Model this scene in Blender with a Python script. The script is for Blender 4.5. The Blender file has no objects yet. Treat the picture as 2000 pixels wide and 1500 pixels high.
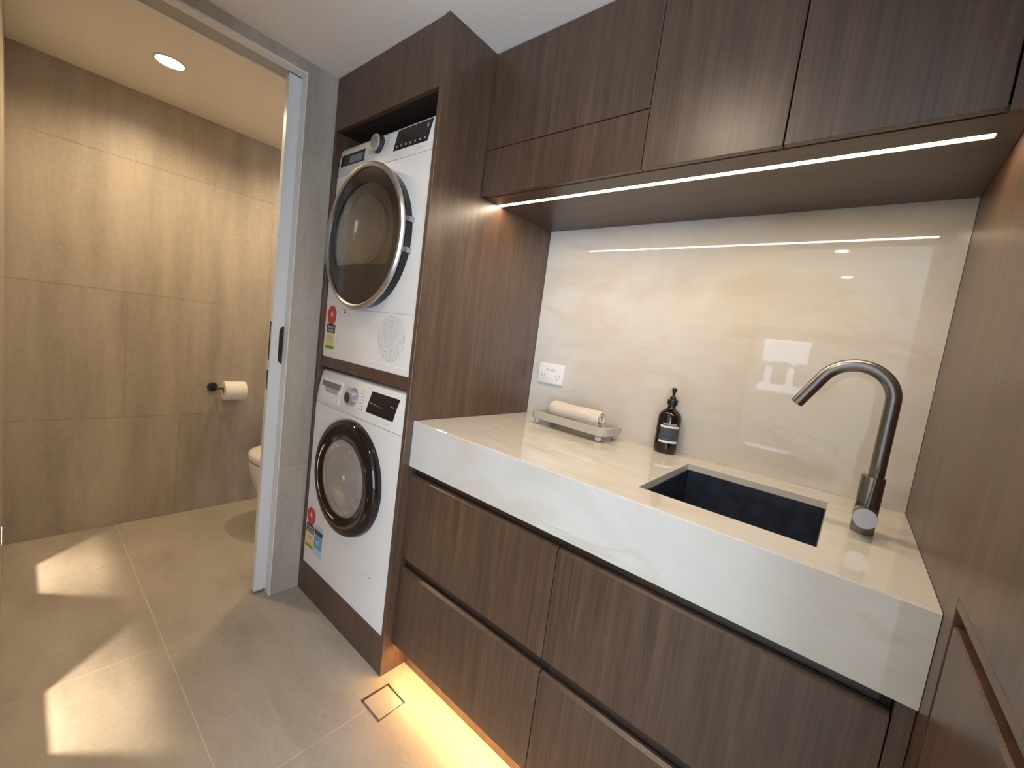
import bpy, bmesh, math, random
from mathutils import Vector, Matrix
random.seed(7)
PI = math.pi
SC = bpy.context.scene
C = SC.collection

# ------------------------------------------------------------------ camera
cam_d = bpy.data.cameras.new('camera')
cam = bpy.data.objects.new('camera', cam_d); C.objects.link(cam)
yaw, pitch, roll = -0.6882, -0.1031, 0.1308
f = Vector((math.sin(yaw)*math.cos(pitch), math.cos(yaw)*math.cos(pitch), math.sin(pitch)))
rt = Vector((math.cos(yaw), -math.sin(yaw), 0)); up = rt.cross(f)
r2 = rt*math.cos(roll) + up*math.sin(roll); u2 = -rt*math.sin(roll) + up*math.cos(roll)
M = Matrix((r2, u2, -f)).transposed().to_4x4(); M.translation = Vector((1.2172, -1.6215, 1.3547))
cam.matrix_world = M
cam_d.sensor_width = 36; cam_d.sensor_fit = 'HORIZONTAL'; cam_d.lens = 809.55/2000*36
cam_d.clip_start = 0.01
SC.camera = cam

# ------------------------------------------------------------------ world, exposure
w = bpy.data.worlds.new('world'); SC.world = w; w.use_nodes = True
bg = w.node_tree.nodes['Background']; bg.inputs[0].default_value = (0.62, 0.78, 1.0, 1); bg.inputs[1].default_value = 5.6
vs = SC.view_settings
vs.view_transform = 'Standard'; vs.look = 'None'; vs.gamma = 1; vs.use_curve_mapping = False
vs.exposure = 0.50

# light levels
P_DAY, P_DOWN, P_BATH, P_LED, P_KICK, P_STEP, P_LIV = 42, 26, 44, 3.0, 4.6, 8, 8
WARM = (1.0, 0.76, 0.47); WARM2 = (1.0, 0.80, 0.58); AMBER = (1.0, 0.52, 0.17); COOL = (0.64, 0.81, 1.0)

def light(name, kind, loc, power, col, rot=(0, 0, 0), **kw):
    d = bpy.data.lights.new(name, kind); d.energy = power; d.color = col
    for k, v in kw.items(): setattr(d, k, v)
    o = bpy.data.objects.new(name, d); C.objects.link(o); o.location = loc; o.rotation_euler = rot
    return o
# added daylight lamp at an invented side opening; the sky lights the rear window
light('added_side_daylight', 'AREA', (2.72, -3.5, 1.25), P_DAY, COOL, (0, PI/2, 0), shape='RECTANGLE', size=2.1, size_y=2.5)

# ------------------------------------------------------------------ materials
def newmat(name):
    m = bpy.data.materials.new(name); m.use_nodes = True
    nt = m.node_tree; b = nt.nodes['Principled BSDF']
    return m, nt, b
def N(nt, t, **kw):
    n = nt.nodes.new(t)
    for k, v in kw.items(): setattr(n, k, v)
    return n
def plain(name, col, rough=0.5, metal=0.0, spec=0.5, noise=0.0, nscale=40, trans=0, ior=1.45, coat=0, bump=0):
    m, nt, b = newmat(name)
    b.inputs['Base Color'].default_value = (*col, 1); b.inputs['Roughness'].default_value = rough
    b.inputs['Metallic'].default_value = metal; b.inputs['Specular IOR Level'].default_value = spec
    b.inputs['Transmission Weight'].default_value = trans; b.inputs['IOR'].default_value = ior
    b.inputs['Coat Weight'].default_value = coat
    if noise or bump:
        tc = N(nt, 'ShaderNodeTexCoord'); ns = N(nt, 'ShaderNodeTexNoise'); ns.inputs['Scale'].default_value = nscale
        ns.inputs['Detail'].default_value = 4
        nt.links.new(tc.outputs['Object'], ns.inputs['Vector'])
        if noise:
            rp = N(nt, 'ShaderNodeValToRGB')
            rp.color_ramp.elements[0].position = 0.3; rp.color_ramp.elements[1].position = 0.7
            rp.color_ramp.elements[0].color = (*[c*(1-noise) for c in col], 1)
            rp.color_ramp.elements[1].color = (*[min(1, c*(1+noise)) for c in col], 1)
            nt.links.new(ns.outputs['Fac'], rp.inputs['Fac']); nt.links.new(rp.outputs['Color'], b.inputs['Base Color'])
        if bump:
            bp = N(nt, 'ShaderNodeBump'); bp.inputs['Strength'].default_value = bump; bp.inputs['Distance'].default_value = 0.002
            nt.links.new(ns.outputs['Fac'], bp.inputs['Height']); nt.links.new(bp.outputs['Normal'], b.inputs['Normal'])
    return m
def emis(name, col, s):
    m, nt, b = newmat(name)
    b.inputs['Base Color'].default_value = (0.8, 0.8, 0.8, 1)
    b.inputs['Emission Color'].default_value = (*col, 1); b.inputs['Emission Strength'].default_value = s
    return m

def wood(name, axis='z', tint=1.0):
    m, nt, b = newmat(name)
    tc = N(nt, 'ShaderNodeTexCoord')
    def stretched(s_across, s_along, detail, dist=0.0):
        mp = N(nt, 'ShaderNodeMapping')
        mp.inputs['Scale'].default_value = {'z': (s_across, s_across, s_along), 'x': (s_along, s_across, s_across),
                                            'y': (s_across, s_along, s_across)}[axis]
        ns = N(nt, 'ShaderNodeTexNoise'); ns.inputs['Scale'].default_value = 1; ns.inputs['Detail'].default_value = detail
        ns.inputs['Distortion'].default_value = dist
        nt.links.new(tc.outputs['Object'], mp.inputs['Vector']); nt.links.new(mp.outputs['Vector'], ns.inputs['Vector'])
        return ns
    n1 = stretched(210, 3.2, 3); n2 = stretched(26, 1.1, 4, 0.6); n3 = stretched(70, 9, 2, 0.3)
    mx = N(nt, 'ShaderNodeMix', data_type='FLOAT'); mx.inputs[0].default_value = 0.45
    nt.links.new(n1.outputs['Fac'], mx.inputs[2]); nt.links.new(n2.outputs['Fac'], mx.inputs[3])
    mx2 = N(nt, 'ShaderNodeMix', data_type='FLOAT'); mx2.inputs[0].default_value = 0.22
    nt.links.new(mx.outputs[0], mx2.inputs[2]); nt.links.new(n3.outputs['Fac'], mx2.inputs[3])
    rp = N(nt, 'ShaderNodeValToRGB')
    e = rp.color_ramp.elements
    e[0].position = 0.36; e[1].position = 0.66
    e[0].color = (0.050*tint, 0.027*tint, 0.0155*tint, 1); e[1].color = (0.128*tint, 0.070*tint, 0.040*tint, 1)
    e2 = rp.color_ramp.elements.new(0.5); e2.color = (0.082*tint, 0.045*tint, 0.026*tint, 1)
    nt.links.new(mx2.outputs[0], rp.inputs['Fac']); nt.links.new(rp.outputs['Color'], b.inputs['Base Color'])
    bp = N(nt, 'ShaderNodeBump'); bp.inputs['Strength'].default_value = 0.12; bp.inputs['Distance'].default_value = 0.001
    nt.links.new(n1.outputs['Fac'], bp.inputs['Height']); nt.links.new(bp.outputs['Normal'], b.inputs['Normal'])
    b.inputs['Roughness'].default_value = 0.36; b.inputs['Specular IOR Level'].default_value = 0.75
    return m

def tile(name, base, axis):
    # porcelain with long soft streaks along one axis
    m, nt, b = newmat(name)
    ge = N(nt, 'ShaderNodeNewGeometry')
    mp = N(nt, 'ShaderNodeMapping')
    mp.inputs['Scale'].default_value = {'z': (9, 9, 1.3), 'floor': (2.2, 4.2, 2), 'x': (1.6, 7, 7)}[axis]
    n1 = N(nt, 'ShaderNodeTexNoise'); n1.inputs['Scale'].default_value = 1; n1.inputs['Detail'].default_value = 6; n1.inputs['Roughness'].default_value = 0.6
    nt.links.new(ge.outputs['Position'], mp.inputs['Vector']); nt.links.new(mp.outputs['Vector'], n1.inputs['Vector'])
    n2 = N(nt, 'ShaderNodeTexNoise'); n2.inputs['Scale'].default_value = 70; n2.inputs['Detail'].default_value = 5
    nt.links.new(ge.outputs['Position'], n2.inputs['Vector'])
    mx = N(nt, 'ShaderNodeMix', data_type='FLOAT'); mx.inputs[0].default_value = 0.25
    nt.links.new(n1.outputs['Fac'], mx.inputs[2]); nt.links.new(n2.outputs['Fac'], mx.inputs[3])
    oi = N(nt, 'ShaderNodeObjectInfo')
    ad = N(nt, 'ShaderNodeMath', operation='MULTIPLY_ADD'); ad.inputs[1].default_value = 0.06
    nt.links.new(oi.outputs['Random'], ad.inputs[0]); nt.links.new(mx.outputs[0], ad.inputs[2])
    rp = N(nt, 'ShaderNodeValToRGB'); e = rp.color_ramp.elements
    e[0].position = 0.33; e[1].position = 0.72
    e[0].color = (*[c*0.76 for c in base], 1); e[1].color = (*[c*1.22 for c in base], 1)
    nt.links.new(ad.outputs[0], rp.inputs['Fac']); nt.links.new(rp.outputs['Color'], b.inputs['Base Color'])
    b.inputs['Roughness'].default_value = 0.42
    bp = N(nt, 'ShaderNodeBump'); bp.inputs['Strength'].default_value = 0.06; bp.inputs['Distance'].default_value = 0.001
    nt.links.new(n2.outputs['Fac'], bp.inputs['Height']); nt.links.new(bp.outputs['Normal'], b.inputs['Normal'])
    return m

def stone(name, veinscale=1.0, seed=0.0, light_=1.0, streak=False):
    m, nt, b = newmat(name); vein = 0.30 if streak else 0.22
    ge = N(nt, 'ShaderNodeNewGeometry')
    mp = N(nt, 'ShaderNodeMapping'); mp.inputs['Location'].default_value = (seed, seed*0.7, seed*1.3)
    mp.inputs['Rotation'].default_value = (0.1, 0.45, 0.12) if not streak else (0, 0, -0.2)
    mp.inputs['Scale'].default_value = (1.5, 2.0, 3.4) if not streak else (1.5, 4.5, 3.0)
    nt.links.new(ge.outputs['Position'], mp.inputs['Vector'])
    nz = N(nt, 'ShaderNodeTexNoise'); nz.inputs['Scale'].default_value = 1.1*veinscale; nz.inputs['Detail'].default_value = 7
    nz.inputs['Roughness'].default_value = 0.52; nz.inputs['Distortion'].default_value = 0.9
    nt.links.new(mp.outputs['Vector'], nz.inputs['Vector'])
    rp = N(nt, 'ShaderNodeValToRGB'); e = rp.color_ramp.elements
    L = light_
    e[0].position = 0.25; e[0].color = (0.62*L, 0.57*L, 0.49*L, 1)
    e[1].position = 0.80; e[1].color = (0.74*L, 0.70*L, 0.64*L, 1)
    for p, c in ((0.40, (0.68, 0.635, 0.57)), (0.50, (0.71, 0.67, 0.61)), (0.59, (0.675, 0.60, 0.50)), (0.66, (0.71, 0.67, 0.615))):
        x = rp.color_ramp.elements.new(p); x.color = (c[0]*L, c[1]*L, c[2]*L, 1)
    nt.links.new(nz.outputs['Fac'], rp.inputs['Fac'])
    # thin veins: narrow band of a second noise
    n2 = N(nt, 'ShaderNodeTexNoise'); n2.inputs['Scale'].default_value = 0.75*veinscale; n2.inputs['Detail'].default_value = 5
    n2.inputs['Distortion'].default_value = 1.3
    nt.links.new(mp.outputs['Vector'], n2.inputs['Vector'])
    r2_ = N(nt, 'ShaderNodeValToRGB'); q = r2_.color_ramp.elements
    q[0].position = 0.535; q[0].color = (0, 0, 0, 1); q[1].position = 0.565; q[1].color = (0, 0, 0, 1)
    z = r2_.color_ramp.elements.new(0.549); z.color = (1, 1, 1, 1)
    nt.links.new(n2.outputs['Fac'], r2_.inputs['Fac'])
    n3 = N(nt, 'ShaderNodeTexNoise'); n3.inputs['Scale'].default_value = 2.3
    nt.links.new(ge.outputs['Position'], n3.inputs['Vector'])
    r3 = N(nt, 'ShaderNodeValToRGB'); r3.color_ramp.elements[0].position = 0.47; r3.color_ramp.elements[1].position = 0.66
    nt.links.new(n3.outputs['Fac'], r3.inputs['Fac'])
    mu = N(nt, 'ShaderNodeMath', operation='MULTIPLY'); nt.links.new(r2_.outputs['Color'], mu.inputs[0]); nt.links.new(r3.outputs['Color'], mu.inputs[1])
    m2 = N(nt, 'ShaderNodeMath', operation='MULTIPLY'); m2.inputs[1].default_value = vein
    nt.links.new(mu.outputs[0], m2.inputs[0])
    mc = N(nt, 'ShaderNodeMix', data_type='RGBA'); mc.inputs[7].default_value = (0.42*L, 0.30*L, 0.17*L, 1)
    nt.links.new(m2.outputs[0], mc.inputs[0]); nt.links.new(rp.outputs['Color'], mc.inputs[6])
    nt.links.new(mc.outputs[2], b.inputs['Base Color'])
    b.inputs['Roughness'].default_value = 0.018; b.inputs['IOR'].default_value = 1.62
    return m

W_FRONT = wood('veneer_vertical_grain'); W_TOWER = wood('veneer_tower'); W_SOFFIT = wood('veneer_soffit', 'x')
W_RIGHT = wood('veneer_tall_cabinet', 'z', 1.2)
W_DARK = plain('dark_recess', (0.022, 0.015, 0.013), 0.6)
T_WALL = tile('tile_wall', (0.42, 0.365, 0.30), 'z'); T_FLOOR = tile('tile_floor', (0.42, 0.375, 0.315), 'floor')
GROUT = plain('grout', (0.62, 0.54, 0.43), 0.8, noise=0.1)
GROUT_W = plain('grout_wall', (0.40, 0.34, 0.27), 0.8, noise=0.1)
STONE_B = stone('stone_back', 1.0, 3.1, 0.90); STONE_T = stone('stone_top', 1.0, 8.4, 0.93, True)
CEIL = plain('ceiling_paint', (0.88, 0.85, 0.80), 0.9, noise=0.02, nscale=60)
WALLP = plain('living_wall_paint', (0.66, 0.62, 0.56), 0.9)
WHITEP = plain('white_gloss_paint', (0.74, 0.75, 0.75), 0.35)
APPL = plain('appliance_white', (0.80, 0.765, 0.715), 0.28, noise=0.01)
APPL2 = plain('appliance_panel_white', (0.77, 0.735, 0.69), 0.32)
SEAM = plain('seam_grey', (0.33, 0.32, 0.31), 0.6)
CHROME = plain('satin_silver', (0.56, 0.555, 0.54), 0.32, metal=1)
CHROME2 = plain('polished_silver', (0.66, 0.67, 0.70), 0.25, metal=0.8)
BLACKG = plain('black_gloss', (0.010, 0.008, 0.008), 0.07)
SMOKE = plain('smoke_grey_gloss', (0.022, 0.019, 0.018), 0.10)
BROWNG = plain('dark_brown_gloss', (0.012, 0.007, 0.006), 0.06)
DRUM = plain('drum_steel', (0.66, 0.58, 0.49), 0.5, metal=0.1, noise=0.12, nscale=60)
GLASS = plain('bowl_glass', (0.88, 0.86, 0.82), 0.02, trans=1.0, ior=1.45)
BOWL = plain('door_bowl_glass', (0.92, 0.89, 0.84), 0.03, trans=0.86, ior=1.45)
DISP = plain('display_black', (0.012, 0.010, 0.012), 0.10)
PRINT = plain('grey_print', (0.42, 0.42, 0.42), 0.6); PRINTL = plain('pale_print', (0.30, 0.29, 0.30), 0.5)
GUN = plain('gunmetal_brushed', (0.26, 0.25, 0.235), 0.30, metal=1, noise=0.06, nscale=120)
GUNL = plain('gunmetal_cap', (0.42, 0.41, 0.43), 0.30, metal=1)
SINKM = plain('black_steel', (0.13, 0.15, 0.20), 0.30, metal=0.9, noise=0.2, nscale=25)
BLKM = plain('matt_black', (0.02, 0.018, 0.016), 0.45)
AMBG = plain('amber_bottle', (0.012, 0.006, 0.004), 0.06, coat=0.3)
PUMP = plain('pump_black', (0.012, 0.012, 0.013), 0.3)
LABW = plain('label_white', (0.78, 0.76, 0.73), 0.6); LABG = plain('label_slate', (0.055, 0.065, 0.072), 0.6)
TRAYM = plain('tray_stone_resin', (0.50, 0.45, 0.37), 0.55, noise=0.05, nscale=30)
FOOTM = plain('tray_ball_feet', (0.55, 0.53, 0.50), 0.5)
TOWEL = plain('towel_terry', (0.66, 0.57, 0.48), 0.95, noise=0.06, nscale=160, bump=0.8)
OUTL = plain('outlet_white', (0.80, 0.76, 0.74), 0.35)
SLOT = plain('slot_dark', (0.12, 0.11, 0.11), 0.6)
CERAM = plain('toilet_ceramic', (0.80, 0.76, 0.70), 0.12)
PAPER = plain('toilet_paper', (0.86, 0.82, 0.74), 0.95, noise=0.02, nscale=90, bump=0.3)
CARD = plain('card_core', (0.35, 0.25, 0.16), 0.9)
STEEL = plain('drain_steel', (0.30, 0.24, 0.20), 0.35, metal=0.9)
RED = plain('label_red', (0.55, 0.06, 0.05), 0.5); YEL = plain('label_yellow', (0.80, 0.66, 0.10), 0.5)
GRN = plain('label_green', (0.22, 0.30, 0.03), 0.5); BLU = plain('label_blue', (0.14, 0.36, 0.58), 0.5)
PALEB = plain('label_pale_blue', (0.50, 0.60, 0.68), 0.5)
PINK = plain('label_pale_pink', (0.75, 0.60, 0.48), 0.5); DGR = plain('label_dark', (0.07, 0.06, 0.06), 0.5)
LEDM = emis('led_diffuser_glow', (1.0, 0.82, 0.56), 20); LEDK = emis('led_amber_glow', AMBER, 6)
DOWNM = emis('downlight_glow', (1.0, 0.86, 0.64), 22); STEPM = emis('step_light_glow', (1.0, 0.80, 0.55), 30)
PALEM = plain('cream_trim', (0.62, 0.57, 0.50), 0.5)
GREYP = plain('track_grey', (0.42, 0.42, 0.42), 0.5)
FAC = plain('facade_render', (0.75, 0.73, 0.72), 0.9, noise=0.05, nscale=3); FACW = plain('facade_glazing', (0.10, 0.12, 0.15), 0.15)

# ------------------------------------------------------------------ mesh helpers
class MB:
    def __init__(s): s.bm = bmesh.new()
    def box(s, x0, y0, z0, x1, y1, z1, bevel=0, seg=2):
        if x1 < x0: x0, x1 = x1, x0
        if y1 < y0: y0, y1 = y1, y0
        if z1 < z0: z0, z1 = z1, z0
        vs_ = [s.bm.verts.new(p) for p in ((x0,y0,z0),(x1,y0,z0),(x1,y1,z0),(x0,y1,z0),(x0,y0,z1),(x1,y0,z1),(x1,y1,z1),(x0,y1,z1))]
        fs = [s.bm.faces.new([vs_[i] for i in q]) for q in ((3,2,1,0),(4,5,6,7),(0,1,5,4),(1,2,6,5),(2,3,7,6),(3,0,4,7))]
        if bevel:
            es = list({e for f_ in fs for e in f_.edges})
            bmesh.ops.bevel(s.bm, geom=es, offset=bevel, segments=seg, affect='EDGES', profile=0.5)
        return s
    def prism(s, pts, axis, a, b_, bevel=0, seg=2):
        # pts: 2-D outline; axis 'x': pts are (y,z); 'y': (x,z); 'z': (x,y)
        def P(p, t): return {'x': (t, p[0], p[1]), 'y': (p[0], t, p[1]), 'z': (p[0], p[1], t)}[axis]
        v0 = [s.bm.verts.new(P(p, a)) for p in pts]; v1 = [s.bm.verts.new(P(p, b_)) for p in pts]
        n = len(pts); fs = [s.bm.faces.new(v0), s.bm.faces.new(v1[::-1])]
        for i in range(n): fs.append(s.bm.faces.new((v0[i], v0[(i+1) % n], v1[(i+1) % n], v1[i])))
        bmesh.ops.recalc_face_normals(s.bm, faces=fs)
        if bevel:
            es = list(set(fs[0].edges) | set(fs[1].edges))
            bmesh.ops.bevel(s.bm, geom=es, offset=bevel, segments=seg, affect='EDGES', profile=0.5)
        return s
    def ringprism(s, outer, inner, axis, a, b_):
        # same point count outline pairs -> frame with hole
        def P(p, t): return {'x': (t, p[0], p[1]), 'y': (p[0], t, p[1]), 'z': (p[0], p[1], t)}[axis]
        n = len(outer); L = [[s.bm.verts.new(P(p, t)) for p in o] for o in (outer, inner) for t in (a, b_)]
        fs = []
        for i in range(n):
            j = (i+1) % n
            for A, B in ((0, 2), (2, 3), (3, 1), (1, 0)):
                fs.append(s.bm.faces.new((L[A][i], L[A][j], L[B][j], L[B][i])))
        bmesh.ops.recalc_face_normals(s.bm, faces=fs); return s
    def lathe(s, prof, centre, axis='z', n=48, sx=1, sy=1, close=False, cap=True):
        # prof: (radius, height along axis)
        rings = []
        for r_, h in prof:
            if r_ < 1e-6: rings.append([s.bm.verts.new(s._ax(0, 0, h, centre, axis))]); continue
            rings.append([s.bm.verts.new(s._ax(r_*math.cos(2*PI*i/n)*sx, r_*math.sin(2*PI*i/n)*sy, h, centre, axis)) for i in range(n)])
        fs = []
        pairs = list(zip(rings, rings[1:]))
        if close: pairs.append((rings[-1], rings[0]))
        for A, B in pairs:
            for i in range(n):
                j = (i+1) % n
                q = [A[i % len(A)], A[j % len(A)], B[j % len(B)], B[i % len(B)]]
                q2 = []
                for v in q:
                    if v not in q2: q2.append(v)
                if len(q2) > 2: fs.append(s.bm.faces.new(q2))
        if not close and cap:
            for R_ in (rings[0], rings[-1]):
                if len(R_) > 2: fs.append(s.bm.faces.new(R_))
        bmesh.ops.recalc_face_normals(s.bm, faces=fs)
        return s
    def _ax(s, a, b_, h, c, axis):
        if axis == 'z': return (c[0]+a, c[1]+b_, c[2]+h)
        if axis == 'y': return (c[0]+a, c[1]+h, c[2]+b_)
        return (c[0]+h, c[1]+a, c[2]+b_)
    def cyl(s, c, r_, h, axis='z', n=32, bevel=0):
        if bevel: p = [(0, 0), (r_-bevel, 0), (r_-bevel*0.3, bevel*0.3), (r_, bevel), (r_, h-bevel), (r_-bevel*0.3, h-bevel*0.3), (r_-bevel, h), (0, h)]
        else: p = [(0, 0), (r_, 0), (r_, h), (0, h)]
        if h < 0: p = [(a, b_) for a, b_ in p]
        return s.lathe(p, c, axis, n)
    def tube(s, path, r_, n=20, radii=None):
        path = [Vector(p) for p in path]; rings = []
        t0 = (path[1]-path[0]).normalized()
        nrm = t0.orthogonal().normalized()
        for i, p in enumerate(path):
            t = (path[min(i+1, len(path)-1)] - path[max(i-1, 0)]).normalized()
            nrm = (nrm - t*nrm.dot(t)).normalized(); bn = t.cross(nrm)
            rr = radii[i] if radii else r_
            rings.append([s.bm.verts.new(p + nrm*math.cos(2*PI*k/n)*rr + bn*math.sin(2*PI*k/n)*rr) for k in range(n)])
        fs = []
        for A, B in zip(rings, rings[1:]):
            for k in range(n): fs.append(s.bm.faces.new((A[k], A[(k+1) % n], B[(k+1) % n], B[k])))
        fs += [s.bm.faces.new(rings[0]), s.bm.faces.new(rings[-1])]
        bmesh.ops.recalc_face_normals(s.bm, faces=fs); return s
    def ball(s, c, r_, sz=1, n=20):
        prof = [(r_*math.sin(PI*i/12), -r_*sz*math.cos(PI*i/12)) for i in range(13)]
        prof[0] = (0, -r_*sz); prof[-1] = (0, r_*sz)
        return s.lathe(prof, c, 'z', n)
    def build(s, name, m, parent=None, smooth=True, angle=0.6, label=None):
        me = bpy.data.meshes.new(name)
        s.bm.normal_update()
        base = parent_base(parent)
        if parent is None: base = Vector((0, 0, 0))
        if base.length: bmesh.ops.translate(s.bm, verts=s.bm.verts, vec=-base)
        for e in s.bm.edges: e.smooth = not (len(e.link_faces) == 2 and e.calc_face_angle(0) > angle)
        for f_ in s.bm.faces: f_.smooth = smooth
        s.bm.to_mesh(me); s.bm.free(); me.materials.append(m)
        o = bpy.data.objects.new(name, me); C.objects.link(o)
        if parent is not None: o.parent = parent
        if label: o['label'] = label
        return o
BASE = {}
def parent_base(p):
    b = Vector((0, 0, 0))
    while p is not None:
        b = b + Vector(p.location); p = p.parent
    return b
def thing(name, label, cat, loc=(0, 0, 0), group=None):
    o = bpy.data.objects.new(name, None); C.objects.link(o); o.location = loc
    o.empty_display_size = 0.05
    o['label'] = label; o['category'] = cat
    if group: o['group'] = group
    return o
def tag(o, label, cat, group=None):
    o['label'] = label; o['category'] = cat
    if group: o['group'] = group
    return o
def struct(o, label=None):
    o['kind'] = 'structure'
    if label: o['label'] = label
    return o
def circ(cx, cz, r_, n=64, a0=0, a1=2*PI, full=True):
    m_ = n if full else n-1
    return [(cx + r_*math.cos(a0+(a1-a0)*i/m_), cz + r_*math.sin(a0+(a1-a0)*i/m_)) for i in range(n)]
def rrect(x0, z0, x1, z1, r_, k=5):
    pts = []
    for cx_, cz_, a in ((x1-r_, z1-r_, 0), (x0+r_, z1-r_, PI/2), (x0+r_, z0+r_, PI), (x1-r_, z0+r_, 1.5*PI)):
        for i in range(k+1): pts.append((cx_+r_*math.cos(a+PI/2*i/k), cz_+r_*math.sin(a+PI/2*i/k)))
    return pts
def text_mesh(txt, size, depth=0.0003):
    cu = bpy.data.curves.new('txt', 'FONT'); cu.body = txt; cu.size = size; cu.align_x = 'CENTER'; cu.align_y = 'CENTER'
    cu.resolution_u = 2
    o = bpy.data.objects.new('txt', cu); C.objects.link(o)
    me = bpy.data.meshes.new_from_object(o.evaluated_get(bpy.context.evaluated_depsgraph_get()))
    bpy.data.objects.remove(o); bpy.data.curves.remove(cu)
    return me
def text_on_y(txt, size, cx_, y, cz_, name, m, parent, sx=1.0):
    me = text_mesh(txt, size); b = parent_base(parent)
    for v in me.vertices:
        x, z = v.co.x*sx, v.co.y
        v.co = Vector((cx_+x, y, cz_+z)) - b
    me.materials.clear(); me.materials.append(m); me.name = name
    o = bpy.data.objects.new(name, me); C.objects.link(o); o.parent = parent
    return o

# ------------------------------------------------------------------ dimensions
H = 2.40; XB = -1.9223; XP = -0.748; XPB = -0.892; YL = -1.6547; W = 1.3806
HC = 1.0163; ZU = 1.8854; DT = 0.7086

def cut_rects(a0, b0, a1, b1, holes):
    """rectangle minus rectangular holes -> list of rectangles"""
    rs = [(a0, b0, a1, b1)]
    for h in holes:
        out = []
        for r_ in rs:
            x0, y0, x1, y1 = r_; hx0, hy0, hx1, hy1 = max(h[0], x0), max(h[1], y0), min(h[2], x1), min(h[3], y1)
            if hx0 >= hx1 or hy0 >= hy1: out.append(r_); continue
            if y0 < hy0: out.append((x0, y0, x1, hy0))
            if hy1 < y1: out.append((x0, hy1, x1, y1))
            if x0 < hx0: out.append((x0, hy0, hx0, hy1))
            if hx1 < x1: out.append((hx1, hy0, x1, hy1))
        rs = out
    return rs

# ------------------------------------------------------------------ floor with tiles
DRAIN = (0.043, -0.817, 0.161, -0.699)
fl = MB()
for r_ in cut_rects(XB-0.1, -5.7, 2.9, 0.1, [DRAIN]):
    fl.box(r_[0], r_[1], -0.12, r_[2], r_[3], -0.0012)
floor = struct(fl.build('floor', GROUT, smooth=False), 'warm grey large-format porcelain tile floor')
xs = [-2.195, -1.435, -0.675, 0.090, 0.850, 1.610, 2.370, 3.13]
ys = [-5.44, -4.04, -2.64, -1.240, 0.16]
g_ = 0.0022
for i in range(len(xs)-1):
    for j in range(len(ys)-1):
        x0, x1 = max(xs[i]+g_, XB), min(xs[i+1]-g_, 2.88); y0, y1 = ys[j]+g_, min(ys[j+1]-g_, 0.0)
        if x1 - x0 < 0.02: continue
        b = MB()
        for r_ in cut_rects(x0, y0, x1, y1, [DRAIN]): b.box(r_[0], r_[1], -0.0011, r_[2], r_[3], 0.0)
        b.build('tile', T_FLOOR, floor, smooth=False)
# floor drain
dr = thing('floor_drain', 'square tile-insert floor drain with steel rim beside the laundry tower', 'drain', (0.102, -0.758, -0.02))
x0, y0, x1, y1 = DRAIN
MB().ringprism([(x0, y0), (x1, y0), (x1, y1), (x0, y1)], [(x0+.003, y0+.003), (x1-.003, y0+.003), (x1-.003, y1-.003), (x0+.003, y1-.003)], 'z', -0.03, 0.0006).build('rim', plain('rim_steel', (0.55, 0.48, 0.42), 0.3, metal=0.9), dr, smooth=False)
MB().box(x0+.009, y0+.009, -0.012, x1-.009, y1-.009, 0.0002, 0.001, 1).build('tile_insert', T_FLOOR, dr, smooth=False)
MB().box(x0+.003, y0+.003, -0.03, x1-.003, y1-.003, -0.0125).build('channel', STEEL, dr, smooth=False)

# ------------------------------------------------------------------ ceiling
struct(MB().box(XB-0.1, -5.7, H, 2.9, 0.1, H+0.12).build('ceiling', CEIL, smooth=False), 'flat painted ceiling in soft warm white')

# ------------------------------------------------------------------ tiled walls
ROWS = [(0, 0.638), (0.638, 1.343), (1.343, 2.043), (2.043, H)]
def tiled_wall(name, axis, at, depth, a0, a1, joints, holes=(), label=None, z1=H, z0w=0):
    """axis 'x': wall plane x=at, spans y; 'y': plane y=at, spans x. depth = signed body thickness away from the face"""
    b = MB(); sg = 1 if depth > 0 else -1
    for r_ in cut_rects(a0, z0w, a1, z1, holes):
        if axis == 'x': b.box(at+sg*0.0013, r_[0], r_[1], at+depth, r_[2], r_[3])
        else: b.box(r_[0], at+sg*0.0013, r_[1], r_[2], at+depth, r_[3])
    wall = struct(b.build(name, GROUT_W, smooth=False), label)
    for k, (z0, z1_) in enumerate(ROWS):
        js = [a0-9] + [j for j in joints[k % len(joints)]] + [a1+9]
        zz0, zz1 = max(z0+0.0008, z0w), min(z1_-0.0008, z1)
        if zz1-zz0 < 0.01: continue
        for u, v in zip(js, js[1:]):
            uu, vv = max(u+0.0008, a0), min(v-0.0008, a1)
            if vv-uu < 0.005: continue
            t = MB()
            for r_ in cut_rects(uu, zz0, vv, zz1, holes):
                if axis == 'x': t.box(at, r_[0], r_[1], at+sg*0.0012, r_[2], r_[3])
                else: t.box(r_[0], at, r_[1], r_[2], at+sg*0.0012, r_[3])
            t.build('tile', T_WALL, wall, smooth=False)
    return wall
STEPX = (-1.48, -0.52); HZ = (0.205, 0.262)
holes = [(s_-0.042, HZ[0], s_+0.042, HZ[1]+0.055) for s_ in STEPX]
tiled_wall('wall_far', 'x', XB, -0.1, YL-0.12, 0.1, [[-0.97], [-1.222], [-0.52], [-0.97]], (), 'beige stone-look tiled wall at the back of the bathroom')
tiled_wall('wall_left', 'y', YL, -0.12, XB, 0.638, [[-1.2, 0.2], [-0.5], [-1.2, 0.2], [-0.5]], holes, 'tiled wall at the left edge running past the bathroom door')
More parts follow.
